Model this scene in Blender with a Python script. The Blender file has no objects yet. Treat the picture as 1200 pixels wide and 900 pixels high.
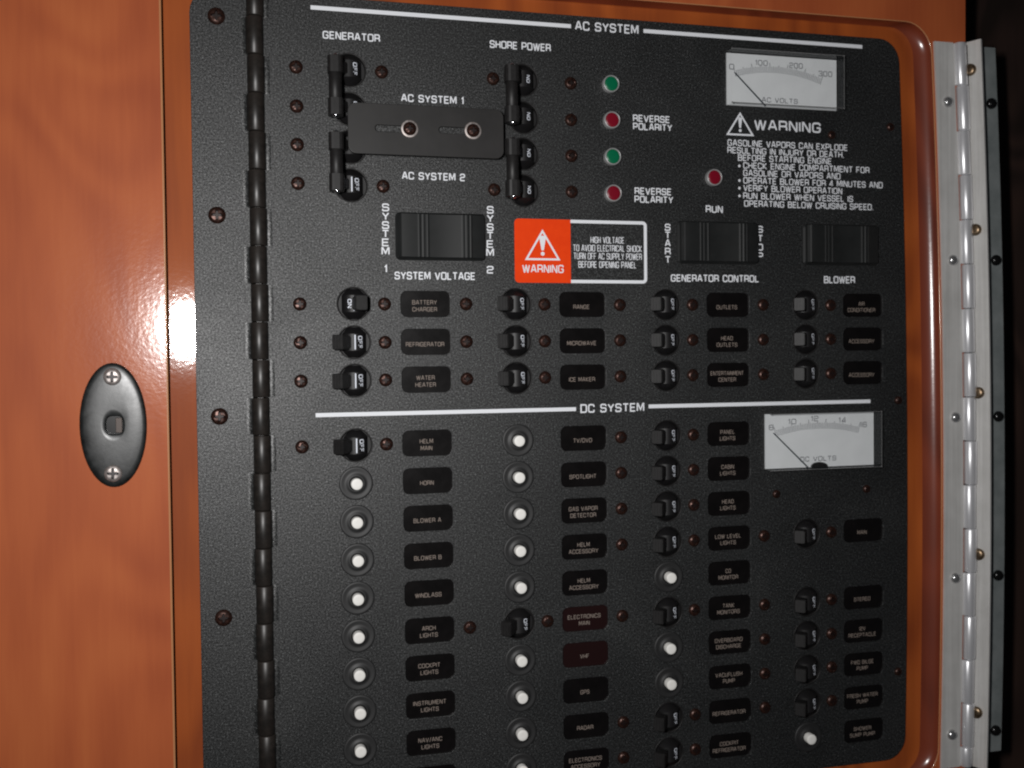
import bpy, bmesh, math, random
from mathutils import Matrix, Vector
random.seed(7)
S = 0.001                                   # all shapes below are in millimetres; 1 unit = 1 metre
col = bpy.context.scene.collection
scene = bpy.context.scene

# ------------------------------------------------------------------ camera
# panel frame: x right, y down the panel face, h out of the face towards the viewer
def W(x, y, h=0.0):
    return Vector((x * S, -h * S, -y * S))
cam_d = bpy.data.cameras.new('camera'); cam = bpy.data.objects.new('camera', cam_d); col.objects.link(cam)
right = Vector((0.97017680, -0.24215370, -0.01088841))
down = Vector((-0.01647363, -0.02105194, -0.99964265))
fwd = Vector((0.24183795, 0.97000948, -0.02441325))
m = Matrix((right, -down, -fwd)).transposed().to_4x4()
m.translation = W(-81.12, 28.53, 503.16)
cam.matrix_world = m
cam_d.sensor_width = 36.0; cam_d.lens = 35.4
cam_d.clip_start = 0.01; cam_d.clip_end = 20
cam_d.dof.use_dof = True
cam_d.dof.focus_distance = 0.50; cam_d.dof.aperture_fstop = 9.0
scene.camera = cam
# ------------------------------------------------------------------ light
world = bpy.data.worlds.new('World'); scene.world = world; world.use_nodes = True
bg = world.node_tree.nodes['Background']; bg.inputs[0].default_value = (0.80, 0.85, 1.0, 1); bg.inputs[1].default_value = 0.016
ld = bpy.data.lights.new('camera_flash', 'AREA'); ld.shape = 'RECTANGLE'; ld.size = 0.020; ld.size_y = 0.042; ld.spread = math.radians(152)
ld.energy = 1.75; ld.color = (1.0, 0.985, 0.975)
lo = bpy.data.objects.new('camera_flash', ld); col.objects.link(lo)
lo.location = W(-148, -3, 503)
lo.rotation_euler = (W(60, 40, 0) - lo.location).to_track_quat('-Z', 'Y').to_euler()
vs = scene.view_settings; vs.view_transform = 'Standard'; vs.look = 'None'; vs.exposure = 0; vs.gamma = 1; vs.use_curve_mapping = False
scene.cycles.max_bounces = 6; scene.cycles.transparent_max_bounces = 12
scene.cycles.filter_width = 2.1
scene.cycles.use_denoising = True

# ------------------------------------------------------------------ materials
def mat(name, colr, rough=.5, metal=0., spec=.5, coat=0., coat_r=.1):
    M = bpy.data.materials.new(name); M.use_nodes = True
    b = M.node_tree.nodes['Principled BSDF']
    b.inputs['Base Color'].default_value = (*colr, 1); b.inputs['Roughness'].default_value = rough
    b.inputs['Metallic'].default_value = metal; b.inputs['Specular IOR Level'].default_value = spec
    b.inputs['Coat Weight'].default_value = coat; b.inputs['Coat Roughness'].default_value = coat_r
    return M
def nd(M, t, **k):
    n = M.node_tree.nodes.new(t)
    for a, v in k.items():
        if a in n.inputs: n.inputs[a].default_value = v
        else: setattr(n, a, v)
    return n
def ln(M, a, ao, b, bi): M.node_tree.links.new(a.outputs[ao], b.inputs[bi])
def bsdf(M): return M.node_tree.nodes['Principled BSDF']
def coords(M, scale=(1, 1, 1)):
    t = nd(M, 'ShaderNodeTexCoord'); mp = nd(M, 'ShaderNodeMapping'); mp.inputs['Scale'].default_value = scale
    ln(M, t, 'Object', mp, 'Vector'); return mp
def ramp(M, stops):
    r = nd(M, 'ShaderNodeValToRGB'); e = r.color_ramp.elements
    while len(e) < len(stops): e.new(.5)
    for i, (p, c) in enumerate(stops): e[i].position = p; e[i].color = (*c, 1)
    return r
def bump(M, src, out, strength, dist, inp='Normal'):
    b = nd(M, 'ShaderNodeBump'); b.inputs['Strength'].default_value = strength; b.inputs['Distance'].default_value = dist
    ln(M, src, out, b, 'Height'); ln(M, b, 'Normal', bsdf(M), inp); return b
def wear(M, c1, c2, scale, rlo, rhi):
    """mottled colour and roughness"""
    mp = coords(M); n = nd(M, 'ShaderNodeTexNoise', Scale=scale, Detail=6.0, Roughness=.65); ln(M, mp, 0, n, 'Vector')
    r = ramp(M, [(.35, c1), (.68, c2)]); ln(M, n, 'Fac', r, 0); ln(M, r, 0, bsdf(M), 'Base Color')
    mr = nd(M, 'ShaderNodeMapRange'); mr.inputs['To Min'].default_value = rlo; mr.inputs['To Max'].default_value = rhi
    ln(M, n, 'Fac', mr, 0); ln(M, mr, 0, bsdf(M), 'Roughness'); return n

def wood(name, dark, mid, light, coat=1.0, coat_r=.07, rough=.6, seed=0.0, peel=.00004, fig=.11):
    M = mat(name, mid, rough, spec=.2, coat=coat, coat_r=coat_r)
    mp = coords(M, (1, .42, 1)); mp.inputs['Rotation'].default_value = (0, 0, .22); mp.inputs['Location'].default_value = (seed, seed * .7, 0)
    big = nd(M, 'ShaderNodeTexNoise', Scale=8.0, Detail=1.0, Distortion=1.3); ln(M, mp, 0, big, 'Vector')
    mul = nd(M, 'ShaderNodeMath', operation='MULTIPLY'); mul.inputs[1].default_value = 11.0; ln(M, big, 'Fac', mul, 0)
    sn = nd(M, 'ShaderNodeMath', operation='SINE')
    m2 = nd(M, 'ShaderNodeMath', operation='MULTIPLY'); m2.inputs[1].default_value = 4.6; ln(M, mul, 0, m2, 0); ln(M, m2, 0, sn, 0)
    mp2 = coords(M, (1, .06, 1)); fine = nd(M, 'ShaderNodeTexNoise', Scale=420.0, Detail=4.0, Roughness=.6); ln(M, mp2, 0, fine, 'Vector')
    mp3 = coords(M, (1, .3, 1)); cloud = nd(M, 'ShaderNodeTexNoise', Scale=22.0, Detail=3.0); ln(M, mp3, 0, cloud, 'Vector')
    a = nd(M, 'ShaderNodeMath', operation='MULTIPLY_ADD'); a.inputs[1].default_value = fig; a.inputs[2].default_value = .115; ln(M, sn, 0, a, 0)
    b = nd(M, 'ShaderNodeMath', operation='MULTIPLY_ADD'); b.inputs[1].default_value = .17; ln(M, fine, 'Fac', b, 0); ln(M, a, 0, b, 2)
    c = nd(M, 'ShaderNodeMath', operation='MULTIPLY_ADD'); c.inputs[1].default_value = .75; ln(M, cloud, 'Fac', c, 0); ln(M, b, 0, c, 2)
    r = ramp(M, [(.40, dark), (.60, mid), (.82, light)]); ln(M, c, 0, r, 0); ln(M, r, 0, bsdf(M), 'Base Color')
    # orange-peel ripple of the varnish
    mp4 = coords(M); pe = nd(M, 'ShaderNodeTexNoise', Scale=430.0, Detail=2.0, Roughness=.6); ln(M, mp4, 0, pe, 'Vector')
    bm_ = bump(M, pe, 'Fac', .5, peel, 'Coat Normal')
    bsdf(M).inputs['Coat IOR'].default_value = 1.5
    return M
M_wood = wood('varnished_cherry_wood', (.35, .074, .024), (.44, .104, .032), (.52, .140, .042), coat_r=.14, peel=.00008, coat=.42, fig=.05)
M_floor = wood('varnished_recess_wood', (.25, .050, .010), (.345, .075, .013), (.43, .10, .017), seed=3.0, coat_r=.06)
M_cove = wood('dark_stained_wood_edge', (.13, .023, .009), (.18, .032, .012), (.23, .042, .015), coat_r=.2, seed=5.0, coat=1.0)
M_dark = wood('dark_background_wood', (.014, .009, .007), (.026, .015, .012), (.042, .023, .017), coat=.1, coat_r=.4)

def powder(name, base, rough=.42, spec=.5):
    M = mat(name, base, rough, spec=spec)
    mp = coords(M); n = nd(M, 'ShaderNodeTexNoise', Scale=1450.0, Detail=3.0, Roughness=.7); ln(M, mp, 0, n, 'Vector')
    n2 = nd(M, 'ShaderNodeTexNoise', Scale=1200.0, Detail=2.5, Roughness=.8); ln(M, mp, 0, n2, 'Vector')
    lo_, hi_ = tuple(v * .25 for v in base), tuple(v * 2.4 for v in base)
    r = ramp(M, [(.36, lo_), (.50, base), (.62, hi_), (.68, tuple(min(1, v * 12) for v in base))]); ln(M, n2, 'Fac', r, 0); ln(M, r, 0, bsdf(M), 'Base Color')
    bump(M, n, 'Fac', .8, .00015)
    sp = nd(M, 'ShaderNodeMapRange'); sp.inputs['From Min'].default_value = .38; sp.inputs['From Max'].default_value = .66; sp.inputs['To Min'].default_value = spec * .5; sp.inputs['To Max'].default_value = spec * 1.7; ln(M, n2, 'Fac', sp, 0); ln(M, sp, 0, bsdf(M), 'Specular IOR Level')
    # faint smears of dust and handling: a cloudy variation of colour and sheen
    c = nd(M, 'ShaderNodeTexNoise', Scale=14.0, Detail=5.0, Roughness=.62, Distortion=.8); ln(M, mp, 0, c, 'Vector')
    cr = ramp(M, [(.30, (.78, .78, .78)), (.55, (1, 1, 1)), (.75, (1.45, 1.42, 1.38))]); ln(M, c, 'Fac', cr, 0)
    mu = nd(M, 'ShaderNodeMix', data_type='RGBA', blend_type='MULTIPLY'); mu.inputs[0].default_value = 1.0
    ln(M, r, 0, mu, 6); ln(M, cr, 0, mu, 7); M.node_tree.links.new(mu.outputs[2], bsdf(M).inputs['Base Color'])
    mr = nd(M, 'ShaderNodeMapRange'); mr.inputs['From Min'].default_value = .3; mr.inputs['From Max'].default_value = .7
    mr.inputs['To Min'].default_value = rough - .04; mr.inputs['To Max'].default_value = rough + .06; ln(M, c, 'Fac', mr, 0); ln(M, mr, 0, bsdf(M), 'Roughness')
    return M
M_panel = powder('black_powder_coat', (.0095, .0102, .0104), .50, .66)
M_hinge = mat('satin_black_hinge', (.014, .012, .011), .38); wear(M_hinge, (.010, .009, .008), (.026, .021, .018), 160, .30, .5)
M_plastic = mat('black_plastic', (.011, .010, .010), .33, spec=.35); wear(M_plastic, (.010, .0095, .0095), (.016, .015, .015), 300, .42, .56)
M_plate = mat('smooth_black_plate', (.014, .013, .0125), .5); wear(M_plate, (.012, .011, .0105), (.017, .0155, .015), 60, .42, .56)
M_gloss = mat('glossy_black_plastic', (.008, .0075, .008), .5, spec=.4)
M_rock = mat('rocker_black_plastic', (.012, .013, .013), .42, spec=.4); wear(M_rock, (.009, .010, .010), (.013, .014, .014), 120, .5, .62)
M_film = mat('smoked_label_film', (.004, .0035, .0035), .22); wear(M_film, (.0035, .003, .003), (.006, .005, .005), 90, .18, .30)
M_redrefl = mat('film_with_painted_red_reflection', (.015, .0055, .0055), .25)  # maroon tint paints a red room reflection into the film colour
M_white = mat('white_print', (.84, .86, .90), .6)
M_beige = mat('muted_beige_print', (.21, .17, .145), .7)
M_dprint = mat('white_barrel_print', (.80, .84, .92), .6)
M_button = mat('white_button_plastic', (.9, .88, .84), .5); wear(M_button, (.88, .86, .81), (.93, .92, .89), 500, .45, .6)
M_orange = mat('orange_print', (.80, .065, .006), .5, spec=.15); wear(M_orange, (.84, .050, .002), (.90, .060, .003), 200, .55, .7)
M_dial = mat('white_dial', (.78, .79, .80), .6); wear(M_dial, (.76, .77, .78), (.82, .83, .84), 70, .5, .6)
M_dialp = mat('grey_dial_print', (.10, .10, .12), .6)
M_needle = mat('needle_paint', (.03, .04, .05), .5)
M_green = mat('green_lens', (.0, .13, .055), .35, spec=.4); M_red = mat('red_lens', (.19, .003, .014), .35, spec=.4)
M_chrome = mat('chrome', (.55, .56, .58), .18, 1.0)
M_steel = mat('steel_screw', (.62, .57, .54), .33, .7); wear(M_steel, (.30, .26, .24), (.55, .50, .48), 700, .35, .55)
M_steeld = mat('steel_recess', (.05, .045, .045), .5, .6)
M_bronze = mat('bronzed_screw', (.09, .034, .022), .34, .6); wear(M_bronze, (.020, .010, .008), (.080, .034, .024), 900, .28, .42)
M_bronzed = mat('bronzed_recess', (.012, .005, .004), .5, .3)
M_alu = mat('anodised_aluminium', (.60, .60, .61), .36, .2)
def streak_alu(M, a, b):
    mp = coords(M, (1, .02, 1)); n = nd(M, 'ShaderNodeTexNoise', Scale=700.0, Detail=3.0); ln(M, mp, 0, n, 'Vector')
    mpb = coords(M); nb = nd(M, 'ShaderNodeTexNoise', Scale=35.0, Detail=6.0, Roughness=.7); ln(M, mpb, 0, nb, 'Vector')
    mx = nd(M, 'ShaderNodeMath', operation='MULTIPLY_ADD'); mx.inputs[1].default_value = .5; ln(M, n, 'Fac', mx, 0)
    hf = nd(M, 'ShaderNodeMath', operation='MULTIPLY'); hf.inputs[1].default_value = .5; ln(M, nb, 'Fac', hf, 0); ln(M, hf, 0, mx, 2)
    r = ramp(M, [(.36, a), (.62, b)]); ln(M, mx, 0, r, 0); ln(M, r, 0, bsdf(M), 'Base Color')
    mr = nd(M, 'ShaderNodeMapRange'); mr.inputs['To Min'].default_value = .38; mr.inputs['To Max'].default_value = .52; ln(M, nb, 'Fac', mr, 0); ln(M, mr, 0, bsdf(M), 'Roughness')
streak_alu(M_alu, (.55, .54, .52), (.70, .69, .67))
M_strip = mat('dull_grey_strip', (.16, .18, .18), .5, .1); wear(M_strip, (.16, .18, .18), (.24, .26, .26), 60, .45, .6)
M_brass = mat('tarnished_brass', (.22, .15, .09), .35, .9); wear(M_brass, (.12, .08, .05), (.34, .25, .16), 600, .25, .5)
M_blacks = mat('black_oxide_screw', (.012, .012, .012), .22, .5)
M_esc = mat('worn_black_escutcheon', (.03, .032, .033), .4)
ne = wear(M_esc, (.006, .007, .007), (.018, .020, .020), 240, .24, .42); bump(M_esc, ne, 'Fac', .4, .00006)
M_sock = mat('socket_brown', (.035, .022, .016), .45, .3)
M_edge = mat('clear_acrylic_edge', (.14, .14, .14), .12)
M_glass = bpy.data.materials.new('clear_acrylic'); M_glass.use_nodes = True
nt = M_glass.node_tree; nt.nodes.remove(nt.nodes['Principled BSDF'])
tr = nt.nodes.new('ShaderNodeBsdfTransparent'); gl = nt.nodes.new('ShaderNodeBsdfGlossy'); mx = nt.nodes.new('ShaderNodeMixShader'); fr = nt.nodes.new('ShaderNodeLayerWeight'); pw = nt.nodes.new('ShaderNodeMath'); pw.operation = 'POWER'; pw.inputs[1].default_value = 5.0; ad = nt.nodes.new('ShaderNodeMath'); ad.operation = 'MULTIPLY_ADD'; ad.inputs[1].default_value = .45; ad.inputs[2].default_value = .035
tr.inputs[0].default_value = (.96, .97, .97, 1); gl.inputs['Roughness'].default_value = .05; 
nt.links.new(fr.outputs['Facing'], pw.inputs[0]); nt.links.new(pw.outputs[0], ad.inputs[0]); nt.links.new(ad.outputs[0], mx.inputs[0]); nt.links.new(tr.outputs[0], mx.inputs[1]); nt.links.new(gl.outputs[0], mx.inputs[2]); nt.links.new(mx.outputs[0], nt.nodes['Material Output'].inputs[0])

# ------------------------------------------------------------------ object helpers
def thing(name, label, cat, x=0, y=0, h=0, group=None):
    o = bpy.data.objects.new(name, None); col.objects.link(o); o.empty_display_size = .01
    o.rotation_euler = (math.pi / 2, 0, 0); o.location = W(x, y, h)
    o['label'] = label; o['category'] = cat
    if group: o['group'] = group
    return o
def link(name, me, parent, x=0, y=0, h=0, rz=0, ry=0, label=None):
    o = bpy.data.objects.new(name, me); col.objects.link(o); o.parent = parent
    o.location = (x * S, -y * S, h * S); o.rotation_euler = (0, ry, rz)
    if parent is None:
        o.rotation_euler = (math.pi / 2, 0, 0); o.location = W(x, y, h)
    if label: o['label'] = label
    return o
class MB:
    """collects geometry in mm, local frame (x right, v up, h out)"""
    def __init__(s): s.v = []; s.f = []; s.sm = []; s.mi = []
    def add(s, vs, fs, smooth=False, mi=0):
        n = len(s.v); s.v += [tuple(v) for v in vs]; s.f += [tuple(i + n for i in f) for f in fs]
        s.sm += [smooth] * len(fs); s.mi += [mi] * len(fs); return s
    def box(s, x0, x1, y0, y1, z0, z1, mi=0, bev=0):
        if bev:
            P = rrect((x0 + x1) / 2, (y0 + y1) / 2, x1 - x0, y1 - y0, bev, 3)
            Q = rrect((x0 + x1) / 2, (y0 + y1) / 2, x1 - x0 - 2 * bev * .6, y1 - y0 - 2 * bev * .6, bev * .6, 3)
            return s.loft([[(a, b, z0) for a, b in P], [(a, b, z1 - bev * .6) for a, b in P], [(a, b, z1) for a, b in Q]], cap1=True, mi=mi)
        v = [(x, y, z) for z in (z0, z1) for x, y in ((x0, y0), (x1, y0), (x1, y1), (x0, y1))]
        return s.add(v, [(3, 2, 1, 0), (4, 5, 6, 7), (0, 1, 5, 4), (1, 2, 6, 5), (2, 3, 7, 6), (3, 0, 4, 7)], mi=mi)
    def loft(s, rings, cap0=False, cap1=False, smooth=False, mi=0, closed=True):
        n = len(rings[0]); v = [p for r in rings for p in r]; f = []
        for k in range(len(rings) - 1):
            for i in range(n if closed else n - 1):
                j = (i + 1) % n; f.append((k * n + i, k * n + j, (k + 1) * n + j, (k + 1) * n + i))
        if cap0: f.append(tuple(range(n - 1, -1, -1)))
        if cap1: f.append(tuple((len(rings) - 1) * n + i for i in range(n)))
        return s.add(v, f, smooth, mi)
    def lathe(s, prof, seg=24, cx=0, cy=0, cap=True, smooth=True, mi=0, sx=1, sy=1):
        rings = [[(cx + r * sx * math.cos(2 * math.pi * i / seg), cy + r * sy * math.sin(2 * math.pi * i / seg), h) for i in range(seg)] for r, h in prof]
        return s.loft(rings, cap1=cap, smooth=smooth, mi=mi)
    def build(s, name, mats, parent, **k):
        return link(name, s.mesh(name, mats), parent, **k)
    def mesh(s, name, mats):
        me = bpy.data.meshes.new(name); me.from_pydata([(a * S, b * S, c * S) for a, b, c in s.v], [], s.f)
        for M in (mats if isinstance(mats, (list, tuple)) else [mats]): me.materials.append(M)
        me.polygons.foreach_set('use_smooth', s.sm); me.polygons.foreach_set('material_index', s.mi)
        me.update(); return me
def rrect(cx, cy, w, h, r, n=5):
    P = []
    for qx, qy, a0 in ((1, 1, 0), (-1, 1, 90), (-1, -1, 180), (1, -1, 270)):
        for i in range(n + 1):
            a = math.radians(a0 + 90 * i / n)
            P.append((cx + qx * (w / 2 - r) + r * math.cos(a), cy + qy * (h / 2 - r) + r * math.sin(a)))
    return P
def circle(cx, cy, r, n=32): return [(cx + r * math.cos(2 * math.pi * i / n), cy + r * math.sin(2 * math.pi * i / n)) for i in range(n)]
def bow(x, y):                                            # y down; the right-hand edges of this joinery are slightly bowed
    return x - 1.0e-4 * (y - 110) ** 2 * min(1, max(0, (x - 200) / 95))
def frame_path(x0, x1, y0, y1, r, n=8, seg=14):
    """rounded rectangle (local v = -y up) with subdivided, bowed sides"""
    P = rrect((x0 + x1) / 2, -(y0 + y1) / 2, x1 - x0, y1 - y0, r, n)
    out = []
    for i, a in enumerate(P):
        b = P[(i + 1) % len(P)]; out.append(a)
        if math.dist(a, b) > 60:
            for k in range(1, seg): out.append((a[0] + (b[0] - a[0]) * k / seg, a[1] + (b[1] - a[1]) * k / seg))
    return [(bow(x, -v), v) for x, v in out]
def sheet(name, loops, thick, M, parent, h=0, bev=0.0, bevres=1, x=0, y=0):
    """flat plate with holes; front face at height h"""
    cu = bpy.data.curves.new(name, 'CURVE'); cu.dimensions = '2D'; cu.fill_mode = 'BOTH'
    cu.extrude = (thick / 2 - bev) * S; cu.bevel_depth = bev * S; cu.bevel_resolution = bevres; cu.offset = -bev * S
    for L in loops:
        sp = cu.splines.new('POLY'); sp.points.add(len(L) - 1)
        for i, (a, b) in enumerate(L): sp.points[i].co = (a * S, b * S, 0, 1)
        sp.use_cyclic_u = True
    t = bpy.data.objects.new('tmp', cu); col.objects.link(t)
    bpy.context.view_layer.update(); dg = bpy.context.evaluated_depsgraph_get()
    me = bpy.data.meshes.new_from_object(t.evaluated_get(dg)); bpy.data.objects.remove(t); bpy.data.curves.remove(cu)
    me.name = name; me.transform(Matrix.Translation((0, 0, (h - thick / 2) * S)))
    me.materials.clear(); me.materials.append(M)
    me.polygons.foreach_set('use_smooth', [False] * len(me.polygons))
    return link(name, me, parent, x=x, y=y)

# ------------------------------------------------------------------ stroke lettering (square extended capitals)
R_, S_ = 'R', 'S'
G = {
 'A': (1.0, [(S_, [(0, 0), (.42, 1), (.58, 1), (1, 0)]), (S_, [(.16, .32), (.84, .32)])]),
 'B': (.92, [(S_, [(.5, 1), (0, 1), (0, 0), (.5, 0)]), (R_, [(.45, 1), (.87, 1), (.87, .53), (.05, .53)]), (R_, [(.5, .53), (.92, .53), (.92, 0), (.45, 0)])]),
 'C': (.92, [(R_, [(.92, .70), (.92, 1), (0, 1), (0, 0), (.92, 0), (.92, .30)])]),
 'D': (.94, [(S_, [(.4, 1), (0, 1), (0, 0), (.4, 0)]), (R_, [(.38, 1), (.94, 1), (.94, 0), (.38, 0)])]),
 'E': (.82, [(S_, [(.82, 1), (0, 1), (0, 0), (.82, 0)]), (S_, [(.05, .51), (.74, .51)])]),
 'F': (.78, [(S_, [(.78, 1), (0, 1), (0, 0)]), (S_, [(.05, .49), (.70, .49)])]),
 'G': (.96, [(R_, [(.94, .74), (.94, 1), (0, 1), (0, 0), (.94, 0), (.94, .5)]), (S_, [(.94, .47), (.52, .47)])]),
 'H': (.92, [(S_, [(0, 0), (0, 1)]), (S_, [(.92, 0), (.92, 1)]), (S_, [(.05, .51), (.87, .51)])]),
 'I': (.0, [(S_, [(0, 0), (0, 1)])]),
 'J': (.80, [(R_, [(.80, 1), (.80, 0), (0, 0), (0, .3)])]),
 'K': (.90, [(S_, [(0, 0), (0, 1)]), (S_, [(.84, 1), (.06, .5), (.90, 0)])]),
 'L': (.76, [(S_, [(0, 1), (0, 0), (.76, 0)])]),
 'M': (1.12, [(S_, [(0, 0), (0, 1), (.12, 1), (.56, .18), (1.0, 1), (1.12, 1), (1.12, 0)])]),
 'N': (.92, [(S_, [(0, 0), (0, 1), (.10, 1), (.82, 0), (.92, 0), (.92, 1)])]),
 'O': (.98, [('C', [(.98, .5), (.98, 1), (0, 1), (0, 0), (.98, 0)])]),
 'P': (.90, [(S_, [(.4, 1), (0, 1), (0, 0)]), (R_, [(.38, 1), (.90, 1), (.90, .42), (.05, .42)])]),
 'Q': (.98, [('C', [(.98, .5), (.98, 1), (0, 1), (0, 0), (.98, 0)]), (S_, [(.6, .25), (1.0, -.08)])]),
 'R': (.92, [(S_, [(.4, 1), (0, 1), (0, 0)]), (R_, [(.38, 1), (.90, 1), (.90, .46), (.05, .46)]), (R_, [(.45, .46), (.92, .44), (.92, 0)])]),
 'S': (.90, [(R_, [(.88, .74), (.88, 1), (0, 1), (0, .51), (.90, .51), (.90, 0), (0, 0), (0, .26)])]),
 'T': (.92, [(S_, [(0, 1), (.92, 1)]), (S_, [(.46, 1), (.46, 0)])]),
 'U': (.92, [(R_, [(0, 1), (0, 0), (.92, 0), (.92, 1)])]),
 'V': (.98, [(S_, [(0, 1), (.45, 0), (.53, 0), (.98, 1)])]),
 'W': (1.36, [(S_, [(0, 1), (.31, 0), (.39, 0), (.64, .95), (.72, .95), (.97, 0), (1.05, 0), (1.36, 1)])]),
 'X': (.94, [(S_, [(0, 0), (.94, 1)]), (S_, [(0, 1), (.94, 0)])]),
 'Y': (.96, [(S_, [(0, 1), (.48, .46), (.96, 1)]), (S_, [(.48, .46), (.48, 0)])]),
 'Z': (.90, [(S_, [(0, 1), (.90, 1), (0, 0), (.90, 0)])]),
 '0': (.90, [('C', [(.90, .5), (.90, 1), (0, 1), (0, 0), (.90, 0)])]),
 '1': (.25, [(S_, [(0, .78), (.25, 1), (.25, 0)])]),
 '2': (.88, [(R_, [(0, .74), (0, 1), (.88, 1), (.88, .52), (0, .48), (0, 0)]), (S_, [(0, 0), (.88, 0)])]),
 '3': (.88, [(R_, [(0, .8), (0, 1), (.88, 1), (.88, .52), (.25, .52)]), (R_, [(.4, .52), (.88, .52), (.88, 0), (0, 0), (0, .2)])]),
 '4': (.90, [(S_, [(.90, .25), (0, .25), (.62, 1), (.68, 1), (.68, 0)])]),
 '6': (.88, [(R_, [(.85, .8), (.85, 1), (0, 1), (0, 0), (.88, 0), (.88, .55), (.05, .55)])]),
 '8': (.88, [('C', [(.88, .76), (.88, 1), (0, 1), (0, .52), (.88, .52)]), ('C', [(.88, .26), (.88, .52), (0, .52), (0, 0), (.88, 0)])]),
 '.': (.0, [(S_, [(0, -.05), (0, .08)])]), '/': (.5, [(S_, [(0, -.1), (.5, 1.1)])]), '!': (0, [(S_, [(0, .3), (0, 1)]), (S_, [(0, 0), (0, .12)])]),
 ' ': (.42, []),
}
GAP = .40
def rounded(pts, closed, r=.24, n=4):
    P = []; m_ = len(pts)
    for i, p in enumerate(pts):
        if not closed and i in (0, m_ - 1): P.append(p); continue
        a = Vector(pts[i - 1]); b = Vector(p); c = Vector(pts[(i + 1) % m_])
        d1 = (a - b); d2 = (c - b)
        if d1.length < 1e-6 or d2.length < 1e-6 or abs(d1.normalized().cross(d2.normalized())) < .3: P.append(p); continue
        rr = min(r, d1.length * .5 if not (i == 1 and not closed) else d1.length, d2.length * .5)
        p0 = b + d1.normalized() * rr; p2 = b + d2.normalized() * rr
        for k in range(n + 1):
            t = k / n; q = p0 * (1 - t) ** 2 + b * (2 * t * (1 - t)) + p2 * t * t; P.append((q.x, q.y))
    return P
def ribbon(mb, pts, w, closed=False, z=0, fn=None, mi=0):
    n = len(pts); L = []; Rr = []
    for i, p in enumerate(pts):
        if closed: a, c = pts[i - 1], pts[(i + 1) % n]
        else: a, c = pts[max(0, i - 1)], pts[min(n - 1, i + 1)]
        b = Vector(p); u = (b - Vector(a)); v = (Vector(c) - b)
        if u.length < 1e-9: u = v
        if v.length < 1e-9: v = u
        u.normalize(); v.normalize(); t = u + v
        if t.length < 1e-3: t = u
        t.normalize(); k = 1 / max(.45, t.dot(u)); nn = Vector((-t.y, t.x)) * (w / 2 * k)
        L.append(b + nn); Rr.append(b - nn)
    V = [q for pr in zip(L, Rr) for q in pr]
    fn = fn or (lambda x, y, z: (x, y, z))
    vs_ = [fn(q.x, q.y, z) for q in V]
    f = [(2 * i + 1, 2 * ((i + 1) % n) + 1, 2 * ((i + 1) % n), 2 * i) for i in range(n if closed else n - 1)]
    mb.add(vs_, f, mi=mi)
def text_w(t, cond=1): return sum(G[c][0] + GAP for c in t) - GAP
def glyphs(mb, t, x0, x1, yc, cap, wt=.15, z=0, fn=None, mi=0):
    """capitals between x0 and x1 (outer edges), centred vertically on yc (v up)"""
    if len(t) > 2: wt = min(wt, .27 * (x1 - x0) / text_w(t) / cap)      # condensed words get thinner strokes
    w = cap * wt; sx = (x1 - x0 - w) / max(.01, text_w(t)); sy = cap - w; x = x0 + w / 2
    if text_w(t) < .01: sx = 0
    for c in t:
        gw, st = G[c]
        for k, (kind, pts) in enumerate(st):
            asp = sy / max(sx, 1e-6) if sx else 1
            q = [(a * sx, b * sy) for a, b in pts]
            cl = kind == 'C'
            if kind != S_: q = rounded(q, cl, r=.30 * min(sy, sx if sx else sy))
            q = [(x + a, yc - sy / 2 + b) for a, b in q]
            ribbon(mb, q, w, cl, z + k * .012, fn, mi)
        x += (gw + GAP) * sx
def text(parent, t, x0, x1, y, cap, M=None, h=.05, wt=.15, name='lettering', label=None, slope=0):
    mb = MB(); cx = (x0 + x1) / 2; glyphs(mb, t, x0 - cx, x1 - cx, 0, cap, wt)
    return mb.build(name, M or M_white, parent, x=cx, y=y, h=h, label=label)
def ctext(parent, t, cx, y, cap, adv, **k):
    w = text_w(t) * adv; return text(parent, t, cx - w / 2, cx + w / 2, y, cap, **k)

# ------------------------------------------------------------------ screw mesh: domed head with a cross cut into it
def screw_mesh(name, r, dome, M1, M2, slot=None, seg=24, turn=0.0):
    mb = MB(); slot = slot or r * .62; sw = r * .17; d = dome * .55
    prof = [(r * 1.03, 0), (r * 1.0, dome * .28), (r * .93, dome * .52), (r * .80, dome * .78), (r * .66, dome * .93)]
    mb.lathe(prof, seg, cap=False)
    # cross-shaped recess: plus polygon stitched to the ring
    n = seg; ring = [(prof[-1][0] * math.cos(2 * math.pi * i / n), prof[-1][0] * math.sin(2 * math.pi * i / n), prof[-1][1]) for i in range(n)]
    def plus(rad_tip, ww, z):
        out = []
        for i in range(n):
            a = 2 * math.pi * i / n + turn; ca, sa = math.cos(a), math.sin(a)
            q = abs(((a + math.pi / 4) % (math.pi / 2)) - math.pi / 4)     # angle from nearest arm
            rr = min(rad_tip, ww / max(math.sin(q), 1e-3)); out.append((rr * ca, rr * sa, z))
        return out
    p1 = plus(slot, sw, dome * 1.0); p2 = plus(slot * .8, sw * .8, dome - d)
    mb.loft([ring, p1], smooth=True); mb.loft([p1, p2], mi=1); mb.add(p2, [tuple(range(n))], mi=1)
    return mb.mesh(name, [M1, M2])
ME_screw = [screw_mesh('screw', 3.25, 1.5, M_bronze, M_bronzed, turn=random.uniform(0, 1.5)) for _ in range(7)]
ME_sscrew = [screw_mesh('screw', 2.3, 1.3, M_bronze, M_bronzed, seg=16, turn=random.uniform(0, 1.5)) for _ in range(3)]
ME_fscrew = [screw_mesh('screw', 4.0, 1.5, M_bronze, M_bronzed, turn=random.uniform(0, 1.5)) for _ in range(3)]
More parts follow.
